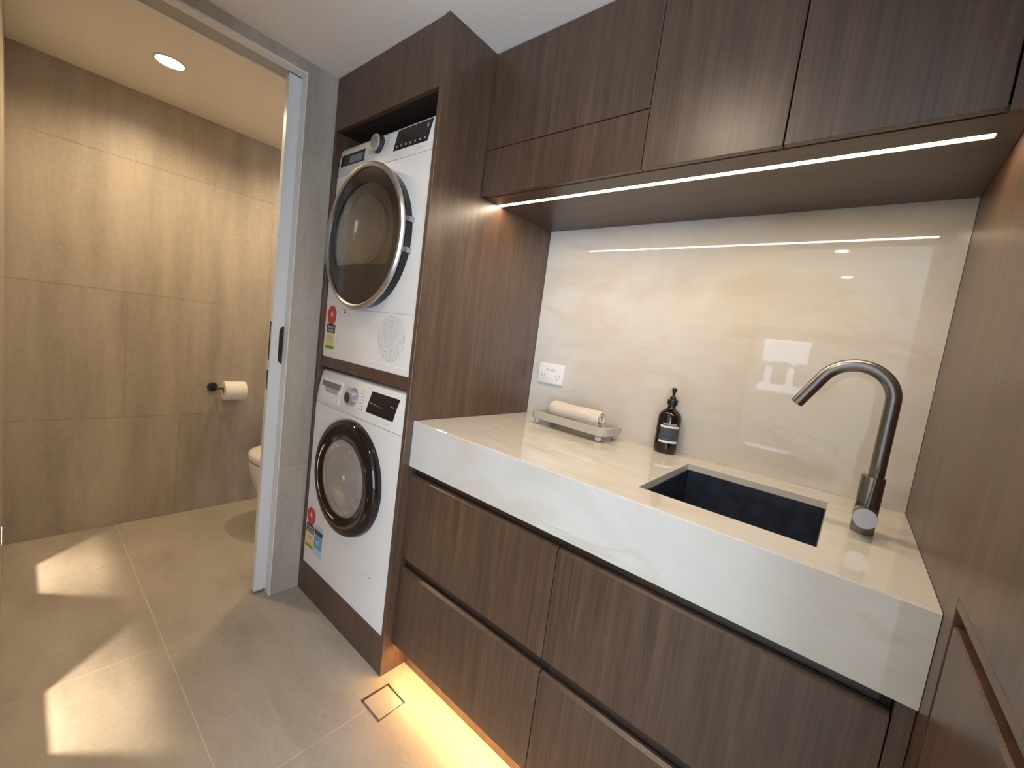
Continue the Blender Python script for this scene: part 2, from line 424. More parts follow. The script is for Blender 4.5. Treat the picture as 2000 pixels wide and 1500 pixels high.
# partition with the doorway
struct(MB().box(XPB, -0.8354, 0, XP-0.0013, 0.0, H).build('wall_partition', GROUT_W, smooth=False), 'tiled stub wall between the sliding door and the laundry tower')
wp = bpy.data.objects['wall_partition']
for z0, z1_ in ROWS:
    MB().box(XP-0.0012, -0.8354, z0+0.0008, XP, -0.7095, z1_-0.0008).build('tile', T_WALL, wp, smooth=False)
wh = struct(MB().box(XPB, YL, 2.3531, XP-0.0013, -0.8354, H).build('wall_header', GROUT_W, smooth=False), 'narrow tiled band above the sliding door opening')
for u, v in ((YL, -1.2208), (-1.2192, -0.8354)):
    MB().box(XP-0.0012, u, 2.3531, XP, v, H).build('tile', T_WALL, wh, smooth=False)
struct(MB().box(XP-0.002, -0.7092, 0, XP+0.004, -0.7080, H).build('trim_1', plain('silicone_joint', (0.42, 0.39, 0.34), 0.5), smooth=False), 'thin pale silicone joint between tiles and tower')
# back walls (behind everything)
struct(MB().box(XB-0.1, 0.0, 0, XPB, 0.1, H).build('wall_back', T_WALL, smooth=False), 'tiled wall behind the toilet')
struct(MB().box(XPB, 0.0125, 0, 2.9, 0.1, H).build('wall_splash', WALLP, smooth=False), 'plaster wall behind the cabinets and stone')
# living room shell behind the photographer
WX0, WX1, WZ0, WZ1 = 0.03, 0.67, 1.08, 1.91
b = MB()
for r_ in cut_rects(-1.0, 0, 2.9, H, [(WX0, WZ0, WX1, WZ1)]): b.box(r_[0], -5.62, r_[1], r_[2], -5.5, r_[3])
struct(b.build('wall_rear', WALLP, smooth=False), 'pale living room wall behind the photographer')
struct(MB().box(-1.1, -5.62, 0, -1.0, YL-0.12, H).build('wall_living', WALLP, smooth=False), 'pale side wall of the living room')
b = MB()
for r_ in cut_rects(-5.62, 0, 0.1, H, [(-4.8, 0.15, -2.2, 2.3)]): b.box(2.8, r_[0], r_[1], 2.9, r_[2], r_[3])  # opening added to let the side daylight in
struct(b.build('wall_right', WALLP, smooth=False), 'living room side wall with a wide unseen opening added for daylight')
struct(MB().box(1.45, -1.20, 0, 2.8, -1.10, H).build('wall_nib', WALLP, smooth=False), 'plaster return beside the tall cabinet')
# rear window
wb = MB(); fr_ = 0.035
wb.box(WX0, -5.57, WZ0, WX0+fr_, -5.52, WZ1).box(WX1-fr_, -5.57, WZ0, WX1, -5.52, WZ1)
wb.box(WX0+fr_, -5.57, WZ0, WX1-fr_, -5.52, WZ0+fr_).box(WX0+fr_, -5.57, WZ1-fr_, WX1-fr_, -5.52, WZ1).box(WX0+fr_, -5.57, 1.48, WX1-fr_, -5.52, 1.53)
win = struct(wb.build('window_1', WHITEP, smooth=False), 'white framed window on the living room wall')
MB().box(WX0+fr_, -5.548, WZ0+fr_, WX1-fr_, -5.542, 1.48).build('pane', GLASS, win, smooth=False)
MB().box(WX0+fr_, -5.548, 1.53, WX1-fr_, -5.542, WZ1-fr_).build('pane', GLASS, win, smooth=False)
bl = thing('apartment_building', 'pale apartment block seen through the living room window', 'building', (-0.5, -16, -6))
MB().box(-2.2, -17, -6, 0.0, -16, 2.6).box(0.6, -17.5, -6, 3.2, -16.4, 3.0).build('wall', FAC, bl, smooth=False)
for k in range(3):
    for q_ in range(4):
        MB().box(-1.9+k*0.68, -16.03, -3+q_*1.35, -1.45+k*0.68, -15.99, -2.2+q_*1.35).build('window', FACW, bl, smooth=False)

# door frame and sliding leaf
jamb = struct(MB().box(XP-0.048, -0.8354-0.004, 0, XP, -0.8354, 2.3531).box(XPB, -0.8394, 0, XPB+0.050, -0.8354, 2.3531)
    .box(XP-0.048, -1.64, 2.3451, XP, -0.8394, 2.3531).box(XPB, -1.64, 2.3451, XPB+0.010, -0.8394, 2.3531)
    .build('trim_2', WHITEP, smooth=False), 'white lining of the sliding door opening')
MB().box(XPB+0.010, -1.64, 2.3485, XP-0.048, -0.8394, 2.3531).build('door_track', GREYP, jamb, smooth=False)
door = struct(MB().box(-0.834, -0.888, 0.012, -0.800, -0.835, 2.344, 0.002, 1).build('door_1', WHITEP, smooth=False), 'white sliding door slid almost fully into the wall')
MB().prism([(-0.836, 1.112), (-0.8445, 1.114), (-0.852, 1.121), (-0.856, 1.132), (-0.8568, 1.262), (-0.853, 1.275), (-0.845, 1.284), (-0.836, 1.286)], 'x', -0.8008, -0.7985).build('flush_pull', BLKM, door, smooth=False, label='black recessed pull on the face of the door')
MB().box(-0.824, -0.8893, 1.128, -0.812, -0.8870, 1.300, 0.0008, 1).build('edge_plate', BLKM, door, smooth=False)
MB().box(-0.824, -0.8893, 0.990, -0.812, -0.8870, 1.083, 0.0008, 1).build('latch_plate', BLKM, door, smooth=False)

# ------------------------------------------------------------------ laundry tower (housing)
tw = thing('laundry_tower', 'dark timber-veneer tower housing the stacked dryer and washing machine', 'cabinet', (-0.37, -0.36, 0))
MB().box(-0.020, -DT, 0, 0, 0.011, H, 0.0008, 1).build('side_panel', W_TOWER, tw, smooth=False)
MB().box(-0.745, -DT+0.002, 2.173, -0.0205, -DT+0.022, H-0.001, 0.0008, 1).build('fascia', W_TOWER, tw, smooth=False)
MB().box(-0.745, -DT+0.001, 0, -0.0205, -DT+0.019, 0.150, 0.0008, 1).build('plinth', W_TOWER, tw, smooth=False)
MB().box(-0.7455, -DT+0.003, 0.1505, -0.7265, 0.011, 2.172).build('side_panel', W_TOWER, tw, smooth=False)
MB().box(-0.7263, -0.688, 1.122, -0.0205, -0.002, 1.170).build('shelf', W_TOWER, tw, smooth=False)
MB().box(-0.745, -DT+0.023, 2.1735, -0.0205, -0.002, 2.190).build('niche_shade_board', W_DARK, tw, smooth=False)  # board added in near-black to keep the niche top dark
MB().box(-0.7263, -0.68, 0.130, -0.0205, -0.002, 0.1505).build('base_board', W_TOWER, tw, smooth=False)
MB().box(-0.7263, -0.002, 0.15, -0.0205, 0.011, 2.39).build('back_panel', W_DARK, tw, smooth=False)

# ------------------------------------------------------------------ appliances
def panel_body(t, xl, xr, y, z0, z1, zs, tilt, hole, m=APPL):
    """white casing with a control fascia leaning back above the seam at zs"""
    MB().box(xl, y+0.004, z0, xl+0.012, -0.02, zs-0.001).box(xr-0.012, y+0.004, z0, xr, -0.02, zs-0.001).box(xl+0.012, y+0.004, z0, xr-0.012, -0.02, z0+0.012).box(xl+0.012, -0.032, z0+0.012, xr-0.012, -0.02, zs-0.001).build('casing', m, t, smooth=False)
    r_ = 0.012
    pts = [(y, z0+0.004)]
    hx, hz, hr = hole; inn_ = circ(hx, hz, hr, 96); out_ = []
    X0, X1, Z0, Z1 = xl, xr, z0, zs-0.002
    for p in inn_:
        dx, dz = (p[0]-hx)/hr, (p[1]-hz)/hr
        k = min((X1-hx)/dx if dx > 1e-9 else ((X0-hx)/dx if dx < -1e-9 else 1e9), (Z1-hz)/dz if dz > 1e-9 else ((Z0-hz)/dz if dz < -1e-9 else 1e9))
        out_.append((hx+dx*k, hz+dz*k))
    for c_ in ((X0, Z0), (X1, Z0), (X1, Z1), (X0, Z1)):
        i_ = min(range(96), key=lambda q: (out_[q][0]-c_[0])**2+(out_[q][1]-c_[1])**2); out_[i_] = c_
    b = MB().ringprism(out_, inn_, 'y', y-0.001, y+0.0035)
    b.build('front_panel', m, t)
    # fascia with leaning, slightly curved profile
    prof = [(y-0.001, zs)] + [(y-0.001 + tilt*((k/16.0)**1.8), zs + (z1-zs-0.010)*k/16.0) for k in range(1, 17)] + \
           [(y+tilt+0.006, z1-0.002), (y+tilt+0.014, z1), (-0.02, z1), (-0.02, zs)]
    MB().prism(prof, 'x', xl, xr, 0.005, 3).build('control_panel', APPL2, t)
def ytilt(y, zs, z1, tilt, z): return y-0.001 + tilt*max(0, ((z-zs)/(z1-zs-0.010)))**1.8

def energy_label(t, x0, x1, z0, z1, y, cut=None):
    """rating sticker: red star arch, dark band, yellow band with figure, green foot"""
    wd = x1-x0; cx_ = (x0+x1)/2; h = z1-z0
    L = MB().prism([(x0, z0), (x1, z0), (x1, z0+h*0.68), (x0, z0+h*0.68)], 'y', y-0.0006, y).build('energy_label', LABW, t, smooth=False, label='star rating sticker with red arch and yellow band')
    pts = []
    for i in range(17):
        a = PI*i/16; rr = wd*0.5*(1.0+0.10*abs(math.sin(a*4)))
        pts.append((cx_+rr*math.cos(a), z1-wd*0.55+rr*math.sin(a)))
    pts += [(x0+wd*0.02, z1-wd*0.80), (x0+wd*0.14, z1-wd*1.0), (x0, z0+h*0.60), (x0+wd*0.16, z0+h*0.60), (cx_, z1-wd*1.25), (x1-wd*0.16, z0+h*0.60), (x1, z0+h*0.60), (x1-wd*0.14, z1-wd*1.0), (x1-wd*0.02, z1-wd*0.80)]
    MB().prism(pts, 'y', y-0.0011, y-0.0006).build('star_arch', RED, L, smooth=False)
    star = []
    for i in range(10):
        a = PI/2+PI*i/5; rr = wd*(0.20 if i % 2 == 0 else 0.09); star.append((cx_+rr*math.cos(a), z1-wd*0.5+rr*math.sin(a)))
    MB().prism(star, 'y', y-0.0015, y-0.0011).build('star', PINK, L, smooth=False)
    MB().box(x0, y-0.0011, z0+h*0.37, x1, y-0.0006, z0+h*0.57).build('dark_band', DGR, L, smooth=False)
    MB().box(x0, y-0.0011, z0+h*0.07, x1, y-0.0006, z0+h*0.37).build('yellow_band', YEL, L, smooth=False)
    MB().box(x0+wd*0.15, y-0.0015, z0+h*0.15, x1-wd*0.12, y-0.0011, z0+h*0.34).build('figure_box', PINK, L, smooth=False)
    MB().box(x0, y-0.0011, z0, x1, y-0.0006, z0+h*0.07).build('green_band', GRN, L, smooth=False)
    text_on_y('ENERGY', wd*0.20, cx_, y-0.0014, z0+h*0.50, 'lettering', LABW, L)
    text_on_y('RATING', wd*0.20, cx_, y-0.0014, z0+h*0.42, 'lettering', LABW, L)
    text_on_y('157', wd*0.34, cx_+wd*0.02, y-0.0018, z0+h*0.245, 'lettering', RED, L)
    return L
def small_prints(t, name, cx_, cz_, n, dz, y0, side, wd, yfn, m=PRINT):
    b = MB()
    for k in range(n):
        z = cz_ + (n/2-k-0.5)*dz; y = yfn(z)
        b.box(cx_-wd/2, y-0.0006, z-0.0016, cx_+wd/2*(0.6+0.4*random.random()), y+0.0004, z+0.0016)
    o = b.build(name, m, t, smooth=False); o['kind'] = 'stuff'; return o

def ydisk(b, cx_, cz_, r_, y0, y1, n=64): return b.prism(circ(cx_, cz_, r_, n), 'y', y0, y1)

# ---- tumble dryer (top)
YD = -0.688; ZS = 1.982; ZT = 2.106; TI = 0.010
dy = thing('tumble_dryer', 'white tumble dryer with silver-ringed smoky round door, top of the stack', 'dryer', (-0.372, -0.36, 1.1705))
XL, XR = -0.722, -0.0225
panel_body(dy, XL, XR, YD, 1.1705, ZT, ZS, TI, (-0.392, 1.687, 0.255))
yd = lambda z: ytilt(YD, ZS, ZT, TI, z)
CX, CZ, R0 = -0.392, 1.687, 0.288
# door: hinge body (black side), silver ring, smoked glass with window
MB().lathe([(0.262, 0.006), (R0-0.010, 0.000), (R0-0.006, -0.030), (R0-0.014, -0.034), (0.262, -0.034)], (CX, YD-0.001, CZ), 'y', 96, close=True).build('door_body', BLACKG, dy)
ring = MB().lathe([(R0-0.020, -0.036), (R0-0.006, -0.033), (R0-0.001, -0.038), (R0, -0.045), (R0-0.005, -0.052), (R0-0.013, -0.054), (R0-0.019, -0.050)], (CX, YD-0.001, CZ), 'y', 96, close=True).build('door_ring', CHROME, dy, label='satin silver ring around the door')
# smoked annulus with D-shaped window
n_ = 96; ri = R0-0.019; wr = 0.226; zb_ = CZ-0.108
outer, inner = [], []
for i in range(n_):
    a = 2*PI*i/n_+PI/2
    outer.append((CX+ri*math.cos(a), CZ+ri*math.sin(a)))
    x_, z_ = wr*math.cos(a), (wr-0.014)*math.sin(a)
    if CZ+z_ < zb_:  # flat bottom, rounded corners
        k = (zb_-CZ)/z_
        x_ = x_*(k**0.25); z_ = (zb_-CZ) - 0.004*abs(math.cos(a*1.0))
    inner.append((CX+x_, CZ+z_))
MB().ringprism(outer, inner, 'y', YD-0.046, YD-0.036).build('door_glass', SMOKE, dy, smooth=False, label='smoked glass face of the door')
MB().prism(inner, 'y', YD-0.0440, YD-0.0425).build('window_pane', plain('smoked_pane', (0.82, 0.77, 0.71), 0.02, trans=1.0, ior=1.3), dy, smooth=False)
MB().lathe([(0.262, -0.030), (0.232, -0.026), (0.226, 0.0), (0.222, 0.10), (0.205, 0.13), (0.0, 0.135)], (CX, YD, CZ), 'y', 64, cap=False).build('drum', DRUM, dy)
# glass bowl bulging inward
MB().lathe([(0.150, -0.034), (0.148, -0.020), (0.132, 0.010), (0.100, 0.032), (0.0, 0.042), (0.0, 0.036), (0.095, 0.026), (0.125, 0.006), (0.141, -0.020), (0.143, -0.034)], (CX-0.010, YD, CZ+0.035), 'y', 64, sx=0.86, sy=0.98, close=True).build('glass_bowl', plain('dryer_bowl_glass', (0.90, 0.87, 0.82), 0.05, trans=0.80), dy)
for zz in (CZ+0.055, CZ-0.055): MB().box(CX+R0-0.030, YD-0.034, zz-0.010, CX+R0-0.002, YD-0.001, zz+0.010, 0.003, 2).build('hinge', GUNL, dy)
# control panel details
def inset(t, name, x0, x1, z0, z1, m, yfn, skew=0.0, r_=0.003, proud=0.0008, label=None, top_dx=0.0):
    bm_ = MB(); F_, B_ = [], []
    for k in range(9):
        t_ = k/8; z = z0+(z1-z0)*t_; y = yfn(z); dx = top_dx*t_
        F_.append([bm_.bm.verts.new((a+dx, y-proud, z)) for a in (x0, x1)]); B_.append([bm_.bm.verts.new((a+dx, y+0.004, z)) for a in (x0, x1)])
    for k in range(8):
        bm_.bm.faces.new((F_[k][0], F_[k][1], F_[k+1][1], F_[k+1][0])); bm_.bm.faces.new((B_[k][1], B_[k][0], B_[k+1][0], B_[k+1][1]))
        bm_.bm.faces.new((B_[k][0], F_[k][0], F_[k+1][0], B_[k+1][0])); bm_.bm.faces.new((F_[k][1], B_[k][1], B_[k+1][1], F_[k+1][1]))
    bm_.bm.faces.new((F_[0][1], F_[0][0], B_[0][0], B_[0][1])); bm_.bm.faces.new((F_[8][0], F_[8][1], B_[8][1], B_[8][0]))
    return bm_.build(name, m, t, smooth=False, label=label)
inset(dy, 'water_drawer', -0.702, -0.508, 2.020, 2.071, BLACKG, yd, label='black recessed handle of the water container drawer')
inset(dy, 'drawer_grip', -0.628, -0.520, 2.026, 2.058, plain('grip_grey', (0.20, 0.21, 0.24), 0.3), yd, proud=0.0016)
kb = MB().lathe([(0, -0.026), (0.030, -0.026), (0.034, -0.023), (0.036, 0.0), (0, 0.0)], (-0.401, yd(2.064)+0.001, 2.064), 'y', 48).build('programme_knob', plain('knob_side', (0.035, 0.035, 0.042), 0.3), dy, label='round programme dial')
MB().lathe([(0.0, -0.0275), (0.0255, -0.0275), (0.0255, -0.0262), (0, -0.0262)], (-0.401, yd(2.064)+0.001, 2.064), 'y', 48).build('knob_cap', plain('knob_cap_grey', (0.15, 0.145, 0.14), 0.35), kb)
MB().lathe([(0.0258, -0.0272), (0.031, -0.0262), (0.0345, -0.0225), (0.0335, -0.0225)], (-0.401, yd(2.064)+0.001, 2.064), 'y', 48, close=True).build('knob_rim', CHROME2, kb)
dp = inset(dy, 'display', -0.292, -0.080, 2.016, 2.094, DISP, yd, top_dx=0.014, label='black glass control display')
b = MB()
for k in range(7): b.box(-0.275+k*0.029, yd(2.03)-0.0014, 2.026, -0.266+k*0.029, yd(2.03)-0.0007, 2.033)
b.box(-0.095, yd(2.07)-0.0014, 2.066, -0.087, yd(2.07)-0.0007, 2.080)
o = b.build('display_icons', PRINTL, dp, smooth=False); o['kind'] = 'stuff'
small_prints(dy, 'programme_marks', -0.345, 2.070, 5, 0.011, 0, 1, 0.030, yd); small_prints(dy, 'programme_marks', -0.463, 2.064, 5, 0.011, 0, 1, 0.028, yd)
text_on_y('Serie 6', 0.012, -0.12, YD-0.0016, 2.000, 'lettering', PRINT, dy)
# lower service flap, vent grille, mark, label
for nm, bx in (('service_flap_seam', (-0.600, 1.3985, -0.030, 1.4000)),):
    MB().box(bx[0], YD-0.0014, bx[1], bx[2], YD-0.0008, bx[3]).build(nm, SEAM, dy, smooth=False)
MB().box(XL+0.002, YD-0.0022, 1.172, XR-0.002, YD+0.0005, 1.199, 0.001, 1).build('base_strip', APPL, dy, smooth=False)
MB().box(-0.602, YD-0.0014, 1.205, -0.600, YD-0.0008, 1.3985).build('service_flap_seam', plain('seam_soft', (0.6, 0.58, 0.55), 0.6), dy, smooth=False)
b = MB(); vx, vz, vr = -0.180, 1.301, 0.087
for k in range(1, 13):
    rr = vr*k/12; m_ = max(8, int(2*PI*rr/0.0082))
    for i in range(m_):
        a = 2*PI*i/m_; px, pz = vx+rr*math.cos(a), vz+rr*math.sin(a)
        b.bm.faces.new([b.bm.verts.new((px+0.0021*math.cos(t), YD-0.0013, pz+0.0021*math.sin(t))) for t in (PI/6, PI/2, 5*PI/6, 7*PI/6, 1.5*PI, 11*PI/6)])
o = b.build('vent_holes', plain('vent_shadow', (0.30, 0.31, 0.34), 0.7), dy, smooth=False); o['kind'] = 'stuff'
bb = MB(); bb.box(-0.561, YD-0.0015, 1.388, -0.545, YD-0.0009, 1.394).box(-0.559, YD-0.0015, 1.378, -0.541, YD-0.0009, 1.385)
bb.build('mark', plain('mark_navy', (0.10, 0.09, 0.16), 0.5), dy, smooth=False)
energy_label(dy, -0.700, -0.622, 1.209, 1.408, YD-0.0012)

# ---- washing machine (bottom)
YW = -0.7000; ZS = 0.952; ZT = 1.108; TI = 0.020; CX, CZ, R0 = -0.372, 0.686, 0.245
wm = thing('washing_machine', 'white front-load washing machine with dark brown round door, bottom of the stack', 'washing machine', (-0.372, -0.36, 0.1507))
panel_body(wm, -0.7225, -0.0225, YW, 0.1507, ZT, ZS, TI, (CX, CZ, 0.200))
yw = lambda z: ytilt(YW, ZS, ZT, TI, z)
MB().lathe([(0.166, -0.020), (R0+0.004, 0.000), (R0+0.005, -0.010), (R0+0.001, -0.026), (R0-0.008, -0.038), (R0-0.022, -0.044), (R0-0.040, -0.044), (0.180, -0.038), (0.166, -0.033)], (CX, YW-0.001, CZ), 'y', 96, close=True).build('door_ring', BROWNG, wm, label='glossy dark brown door ring')
MB().lathe([(0.205, 0.004), (0.166, -0.022), (0.170, 0.02), (0.172, 0.13), (0.0, 0.14)], (CX, YW, CZ), 'y', 64, cap=False).build('drum', DRUM, wm)
# clear bowl with raised outer face
MB().lathe([(0.1645, -0.034), (0.158, -0.040), (0.140, -0.046), (0.105, -0.053), (0.060, -0.057), (0.0, -0.0585), (0.0, -0.050), (0.055, -0.0485), (0.100, -0.044), (0.128, -0.036), (0.136, -0.010), (0.142, -0.010), (0.148, -0.026), (0.1645, -0.028)], (CX, YW, CZ), 'y', 64, close=True).build('glass_bowl', BOWL, wm)
# detergent drawer
dd = inset(wm, 'detergent_drawer', -0.700, -0.512, 0.972, 1.075, APPL, yw, proud=0.0016)
inset(dd, 'drawer_recess', -0.690, -0.522, 1.036, 1.060, plain('grip_steel', (0.24, 0.23, 0.21), 0.3, metal=0.4), yw, proud=0.0022)
b = MB().prism([(-0.655, 1.036), (-0.530, 1.036), (-0.540, 1.010), (-0.560, 1.004), (-0.625, 1.004), (-0.646, 1.014)], 'y', yw(1.02)-0.0026, yw(1.02)+0.004)
b.build('grip', plain('grip_silver', (0.50, 0.50, 0.49), 0.25, metal=0.4), dd, smooth=False)
kb = MB().lathe([(0, -0.030), (0.024, -0.030), (0.034, -0.024), (0.040, -0.006), (0.041, 0.0), (0, 0.0)], (-0.405, yw(1.028)+0.001, 1.028), 'y', 48).build('programme_knob', CHROME2, wm, label='round silver programme dial')
MB().lathe([(0, -0.0312), (0.021, -0.0312), (0.023, -0.0298), (0, -0.0298)], (-0.405, yw(1.028)+0.001, 1.028), 'y', 40).build('knob_cap', plain('cap_dark', (0.05, 0.05, 0.05), 0.2), kb)
dp = inset(wm, 'display', -0.292, -0.100, 0.990, 1.078, DISP, yw, top_dx=0.016, label='black control display')
b = MB()
for k in range(5): b.box(-0.270+k*0.022, yw(1.03)-0.0016, 1.030-0.002*k, -0.256+k*0.022, yw(1.03)-0.0007, 1.033-0.002*k)
b.box(-0.130, yw(1.04)-0.0014, 1.040, -0.112, yw(1.04)-0.0007, 1.044)
o = b.build('display_icons', PRINTL, dp, smooth=False); o['kind'] = 'stuff'
small_prints(wm, 'programme_marks', -0.335, 1.030, 7, 0.013, 0, 1, 0.034, yw); small_prints(wm, 'programme_marks', -0.462, 1.030, 6, 0.013, 0, 1, 0.024, yw)
text_on_y('Serie 4', 0.012, -0.140, YW-0.0016+0.001, 0.972, 'lettering', PRINT, wm)
energy_label(wm, -0.713, -0.634, 0.238, 0.440, YW-0.0012)
# water label beside it
L = MB().prism([(-0.628, 0.225), (-0.550, 0.225), (-0.550, 0.375), (-0.628, 0.375)], 'y', YW-0.0018, YW-0.0012).build('water_label', PALEB, wm, smooth=False, label='blue water rating sticker partly behind the door')
MB().box(-0.628, YW-0.0023, 0.262, -0.550, YW-0.0018, 0.325).build('blue_band', BLU, L, smooth=False)
MB().box(-0.628, YW-0.0023, 0.328, -0.550, YW-0.0018, 0.352).build('dark_band', DGR, L, smooth=False)
text_on_y('67', 0.030, -0.592, YW-0.0027, 0.292, 'lettering', LABW, L)
# filter flap outline
MB().ringprism(circ(-0.157, 0.257, 0.0835, 48), circ(-0.157, 0.257, 0.0820, 48), 'y', YW-0.0016, YW-0.0009).build('filter_flap', plain('flap_line', (0.62, 0.60, 0.57), 0.6), wm, smooth=False)
MB().box(-0.160, YW-0.0018, 0.331, -0.143, YW-0.0009, 0.336).build('flap_mark', PRINT, wm, smooth=False)

# ------------------------------------------------------------------ base cabinets
DF = 0.6704; ZG1, ZG2, ZTOP, ZBOT = 0.4853, 0.4445, 0.8130, 0.1275
def drawer_front(par, x0, x1, z0, z1):
    o = MB().prism([(-DF, z0), (-DF+0.019, z0), (-DF+0.019, z1), (-DF+0.010, z1), (-DF, z1-0.007)], 'x', x0, x1, 0.0006, 1).build('drawer', W_FRONT, par, smooth=False)
    return o
GR = wood('veneer_groove_shaded', 'x', 0.30)  # veneer copy darkened to paint the shade inside the finger grooves
for nm_l, x0, x1 in (('left-hand base cabinet with two dark veneer drawers beside the laundry tower', 0.002, 0.6705),
                     ('wider right-hand base cabinet with two drawers under the sink', 0.6715, 1.3530)):
    bc = thing('base_cabinet', nm_l, 'cabinet', ((x0+x1)/2, -0.33, ZBOT), 'base cabinets under the stone benchtop')
    cb = MB()
    cb.box(x0, -0.645, ZBOT+0.004, x0+0.016, -0.012, 0.8445).box(x1-0.016, -0.645, ZBOT+0.004, x1, -0.012, 0.8445)
    cb.box(x0+0.016, -0.645, ZBOT+0.004, x1-0.016, -0.012, ZBOT+0.020).box(x0+0.016, -0.028, ZBOT+0.02, x1-0.016, -0.012, 0.8445)
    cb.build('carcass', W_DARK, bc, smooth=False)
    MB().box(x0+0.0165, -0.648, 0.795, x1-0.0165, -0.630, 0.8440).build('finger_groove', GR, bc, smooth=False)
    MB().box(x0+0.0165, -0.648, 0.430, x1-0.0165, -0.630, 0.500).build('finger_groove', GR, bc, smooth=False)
    drawer_front(bc, x0+0.0012, x1-0.0012, ZG1, ZTOP); drawer_front(bc, x0+0.0012, x1-0.0012, ZBOT, ZG2)
    if x1 > 1:
        MB().box(x1+0.0008, -DF, ZBOT, W-0.001, -DF+0.019, 0.8445, 0.0006, 1).build('filler_strip', W_FRONT, bc, smooth=False)
kk = tag(MB().box(0.001, -0.5957, 0.0, W-0.001, -0.578, ZBOT-0.001).build('kick_board', W_FRONT, smooth=False), 'recessed veneer kick board under the drawers, glowing amber', 'kick board')
# amber LED strip under the drawers
kl = thing('plinth_light', 'hidden amber LED strip under the base drawers', 'light', (0.69, -0.640, 0.118))
MB().box(0.02, -0.646, 0.1195, 1.36, -0.634, 0.1300).build('profile', STEEL, kl, smooth=False)
MB().box(0.02, -0.645, 0.1185, 1.36, -0.635, 0.1194).build('diffuser', LEDK, kl, smooth=False)
light('plinth_glow', 'AREA', (0.69, -0.640, 0.1180), P_KICK, AMBER, (0, 0, 0), shape='RECTANGLE', size=1.33, size_y=0.01)

# ------------------------------------------------------------------ benchtop (stone, mitred apron) with undermount sink
SX0, SX1, SY0, SY1 = 0.822, 1.209, -0.562, -0.135
bt = thing('stone_benchtop', 'thick off-white onyx-look stone benchtop with deep mitred front', 'benchtop', (0.69, -0.34, 0.8448))
b = MB()
pf = [(-0.6783, 0.8455), (-0.658, 0.8455), (-0.658, 0.9963), (SY0, 0.9963), (SY0, HC), (-0.6761, HC), (-0.6783, HC-0.0022)]
b.prism(pf, 'x', 0.0012, W-0.0008)
b.box(0.0012, SY0, 0.9963, SX0, -0.0005, HC).box(SX1, SY0, 0.9963, W-0.0008, -0.0005, HC).box(SX0, SY1, 0.9963, SX1, -0.0005, HC)
b.build('slab', STONE_T, bt, smooth=False)
sk = thing('laundry_sink', 'black steel rectangular undermount sink let into the stone benchtop', 'sink', ((SX0+SX1)/2, (SY0+SY1)/2, 0.80))
def basin(x0, y0, x1, y1, z0, z1, rc, rb, th):
    b = MB(); loops = []
    def lp(off, z): return [b.bm.verts.new((p[0], p[1], z)) for p in rrect(x0+off, y0+off, x1-off, y1-off, max(rc-off, 0.003), 5)]
    loops.append(lp(-th, z1)); loops.append(lp(0, z1)); loops.append(lp(0, z0+rb))
    for k in range(1, 5):
        a = PI/2*k/4; loops.append(lp(rb*(1-math.cos(a)), z0+rb*(1-math.sin(a))))
    n = len(loops[0]); fs = []
    for A, B in zip(loops, loops[1:]):
        for i in range(n): fs.append(b.bm.faces.new((A[i], A[(i+1) % n], B[(i+1) % n], B[i])))
    fs.append(b.bm.faces.new(loops[-1]))
    o1 = lp(-0.002, z1-0.003); o2 = lp(-0.002, z0-0.002)
    for A, B in ((loops[0], o1), (o1, o2)):
        for i in range(n): fs.append(b.bm.faces.new((B[i], B[(i+1) % n], A[(i+1) % n], A[i])))
    fs.append(b.bm.faces.new(o2[::-1]))
    bmesh.ops.recalc_face_normals(b.bm, faces=fs)
    return b
basin(SX0+0.003, SY0+0.003, SX1-0.003, SY1-0.003, 0.800, 0.9955, 0.010, 0.012, 0.012).build('basin', SINKM, sk)
MB().lathe([(0, 0.003), (0.030, 0.003), (0.040, 0.001), (0.044, 0.0), (0.0, 0.0)], (1.015, -0.30, 0.8003), 'z', 40).build('waste_outlet', GUN, sk)

# splashback
tag(MB().box(0.0015, 0.0, HC+0.0002, W-0.0008, 0.012, ZU+0.02).build('stone_splashback', STONE_B, smooth=False), 'glossy cream onyx-look stone splashback behind the sink', 'splashback')

# ------------------------------------------------------------------ overhead cabinets
DU = 0.4765
def overhead(label, x0, x1, fronts):
    t = thing('overhead_cabinet', label, 'cabinet', ((x0+x1)/2, -0.23, ZU+0.003), 'overhead cabinets above the splashback')
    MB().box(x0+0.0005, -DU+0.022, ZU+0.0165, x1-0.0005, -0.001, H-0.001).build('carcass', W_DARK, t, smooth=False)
    for nm, a, c in fronts:
        MB().box(x0+0.0015, -DU, a, x1-0.0015, -DU+0.019, c, 0.0008, 1).build(nm, W_FRONT, t, smooth=False)
    return t
overhead('leftmost overhead cabinet, split into a tall door and a shallow flap, next to the tower', 0.002, 0.6445, [('flap', ZU+0.0015, 2.0515), ('door', 2.0545, H-0.002)])
overhead('narrow middle overhead cabinet with one veneer door', 0.6445, 0.9930, [('door', ZU+0.0015, H-0.002)])
oc = overhead('rightmost overhead cabinet, single wide door beside the tall cabinet', 0.9930, 1.3410, [('door', ZU+0.0015, H-0.002)])
MB().box(1.3440, -DU+0.010, ZU, W-0.0008, -DU+0.022, H-0.001).build('filler_strip', W_RIGHT, oc, smooth=False)
